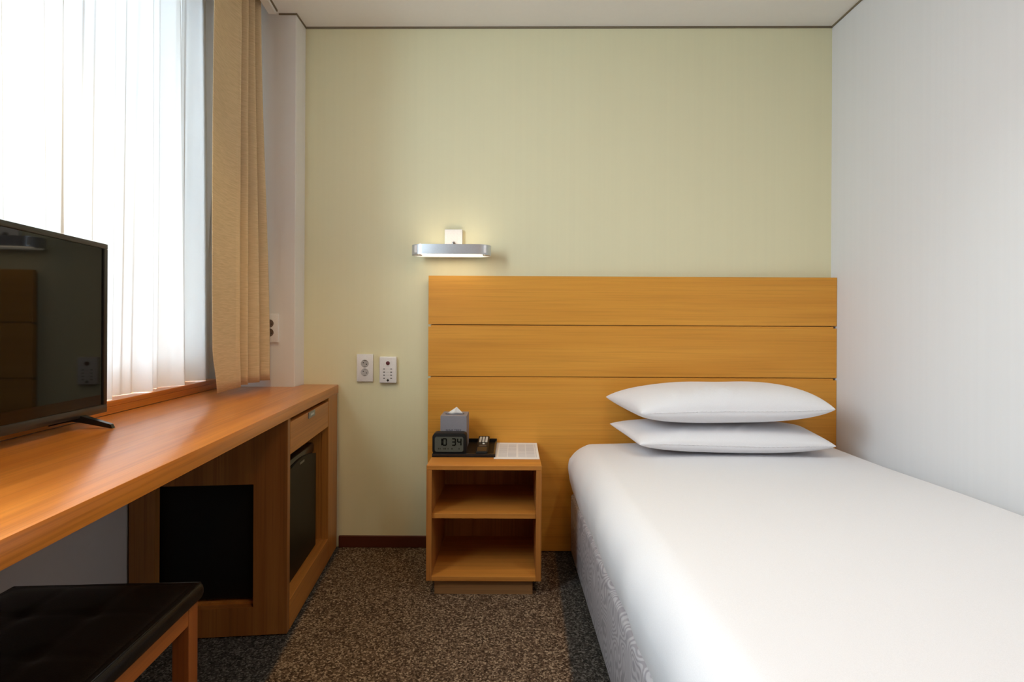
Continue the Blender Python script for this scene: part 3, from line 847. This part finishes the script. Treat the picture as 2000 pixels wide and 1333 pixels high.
pillow('pillow', 'white pillow on top of the other pillow against the headboard', (.400, 2.175, .677), (.474, 1.875, .656), (1.190, 1.880, .674), (1.235, 2.185, .681), .082, .062, 9, 1.0)

# ------------------------------------------------------------------ stool
st = thing('stool', 'black leather stool with brown wooden legs tucked under the desk', 'stool', (-.820, .872, 0), math.radians(3.6))
sw, sd = .192, .194
bm = bmesh.new()
nu = 40; gT = []
def cush(u, v):
    e = (1-abs(u)**9)*(1-abs(v)**9)
    z = .441-.010*(1-e)
    for cu, cv in ((-.33, -.33), (.33, -.33), (-.33, .33), (.33, .33)):
        z -= .004*math.exp(-((u-cu)**2+(v-cv)**2)/.012)
    for c in (-.33, .33):
        z -= .0022*math.exp(-((u-c)/.022)**2)+.0022*math.exp(-((v-c)/.022)**2)
    return z
t = bmesh.new()
add_box(t, -sw, sw, -sd, sd, .398, .434, .014, 4); merge(bm, t)
cb = obj('seat_cushion', bm, M_LEATHER, st, 40)
bm = bmesh.new(); gg = []
for i in range(nu+1):
    row = []
    for j in range(nu+1):
        u, v = i/nu*2-1, j/nu*2-1
        row.append(bm.verts.new((u*(sw-.010), v*(sd-.010), cush(u, v))))
    gg.append(row)
for i in range(nu):
    for j in range(nu): bm.faces.new((gg[i][j], gg[i+1][j], gg[i+1][j+1], gg[i][j+1]))
obj('seat_top', bm, M_LEATHER, cb, 'all')
bm = bmesh.new()
loop = [(-sw+.008, -sd+.008), (sw-.008, -sd+.008), (sw-.008, sd-.008), (-sw+.008, sd-.008)]
for a, b_ in zip(loop, loop[1:]+loop[:1]): add_cyl(bm, (a[0], a[1], .4315), (b_[0], b_[1], .4315), .0022, 8)
obj('piping', bm, M_LEATHER, cb, 'all')
lw = .033; ins = .011
for sx_ in (-1, 1):
    for sy_ in (-1, 1):
        bm = bmesh.new(); x = sx_*(sw-ins-lw/2); y = sy_*(sd-ins-lw/2)
        add_box(bm, x-lw/2, x+lw/2, y-lw/2, y+lw/2, 0, .398, .0015); obj('leg', bm, M_STOOLW, st)
for sx_ in (-1, 1):
    bm = bmesh.new(); x = sx_*(sw-ins-.010); add_box(bm, x-.009, x+.009, -sd+ins+lw, sd-ins-lw, .362, .398, .001); obj('rail', bm, M_STOOLR, st)
for sy_ in (-1, 1):
    bm = bmesh.new(); y = sy_*(sd-ins-.010); add_box(bm, -sw+ins+lw, sw-ins-lw, y-.009, y+.009, .362, .398, .001); obj('rail', bm, M_STOOLR, st)

# ------------------------------------------------------------------ light
def light(name, typ, loc, rot, energy, col, **kw):
    l = bpy.data.lights.new(name, typ); l.energy = energy; l.color = col
    for k, v in kw.items():
        if k == 'portal': l.cycles.is_portal = v
        else: setattr(l, k, v)
    o = bpy.data.objects.new(name, l); COL.objects.link(o); o.location = loc; o.rotation_euler = rot
    return o
# daylight portal in the window opening
p = wl(-.66, -1.04, 1.57)
light('window_portal', 'AREA', p, (0, math.radians(-90), TH), 1, (1, 1, 1), shape='RECTANGLE', size=1.5, size_y=1.82, portal=True)
# unseen downlights added to brighten bed and desk; ceiling light; energy per colour channel
def lamp_rgb(rgb):
    e = max(max(rgb), 1e-6); return e, tuple(c/e for c in rgb)
LAMPS = dict(bed=(25, 29, 28), desk=(42, 32, 14), ceil=(8, 4.2, 1.8))
SKY = (20.5, 23.2, 26.0)
SKY_E = max(SKY); SKY_TINT = tuple(c/max(SKY_E, 1e-6) for c in SKY)+(1,)
for nm, pos, typ, kw in (('bed', (.80, .85, CZ-.01), 'SPOT', dict(spot_size=math.radians(110), spot_blend=.8, shadow_soft_size=.04)),
                         ('desk', (-.70, 1.30, CZ-.01), 'SPOT', dict(spot_size=math.radians(95), spot_blend=.8, shadow_soft_size=.04)),
                         ('ceil', (.40, .35, CZ-.02), 'AREA', dict(shape='DISK', size=.35))):
    e, c = lamp_rgb(LAMPS[nm])
    light('unseen_downlight' if typ == 'SPOT' else 'ceiling_light', typ, pos, (0, 0, 0), e, c, **kw)

w = bpy.data.worlds.new('World'); S.world = w; w.use_nodes = True
nt = w.node_tree; nt.nodes.clear()
out = nt.nodes.new('ShaderNodeOutputWorld'); bg = nt.nodes.new('ShaderNodeBackground')
tc = nt.nodes.new('ShaderNodeTexCoord'); sp = nt.nodes.new('ShaderNodeSeparateXYZ'); nt.links.new(tc.outputs['Generated'], sp.inputs[0])
rr = ramp(nt, sp.outputs[2], [(0.0, (.55, .55, .55, 1)), (.08, (.92, .92, .92, 1)), (.5, (1, 1, 1, 1))])
tint = mixc(nt, rr, SKY_TINT, 1.0, 'MULTIPLY')
nt.links.new(tint, bg.inputs['Color']); bg.inputs['Strength'].default_value = SKY_E
nt.links.new(bg.outputs[0], out.inputs[0])

# ------------------------------------------------------------------ camera
cam = bpy.data.cameras.new('Camera'); co_ = bpy.data.objects.new('Camera', cam); COL.objects.link(co_)
cam.sensor_width = 36; cam.lens = 18.0; cam.shift_y = -.01225; cam.clip_start = .02
co_.location = (0, 0, .966); co_.rotation_euler = (PI/2, -.005, 0)
S.camera = co_
S.view_settings.view_transform = 'Standard'; S.view_settings.look = 'None'
S.view_settings.exposure = 0.0; S.view_settings.gamma = 1.0; S.view_settings.use_curve_mapping = False
S.cycles.use_denoising = True
S.cycles.max_bounces = 10; S.cycles.diffuse_bounces = 6; S.cycles.transparent_max_bounces = 12
S.cycles.sample_clamp_indirect = 6.0
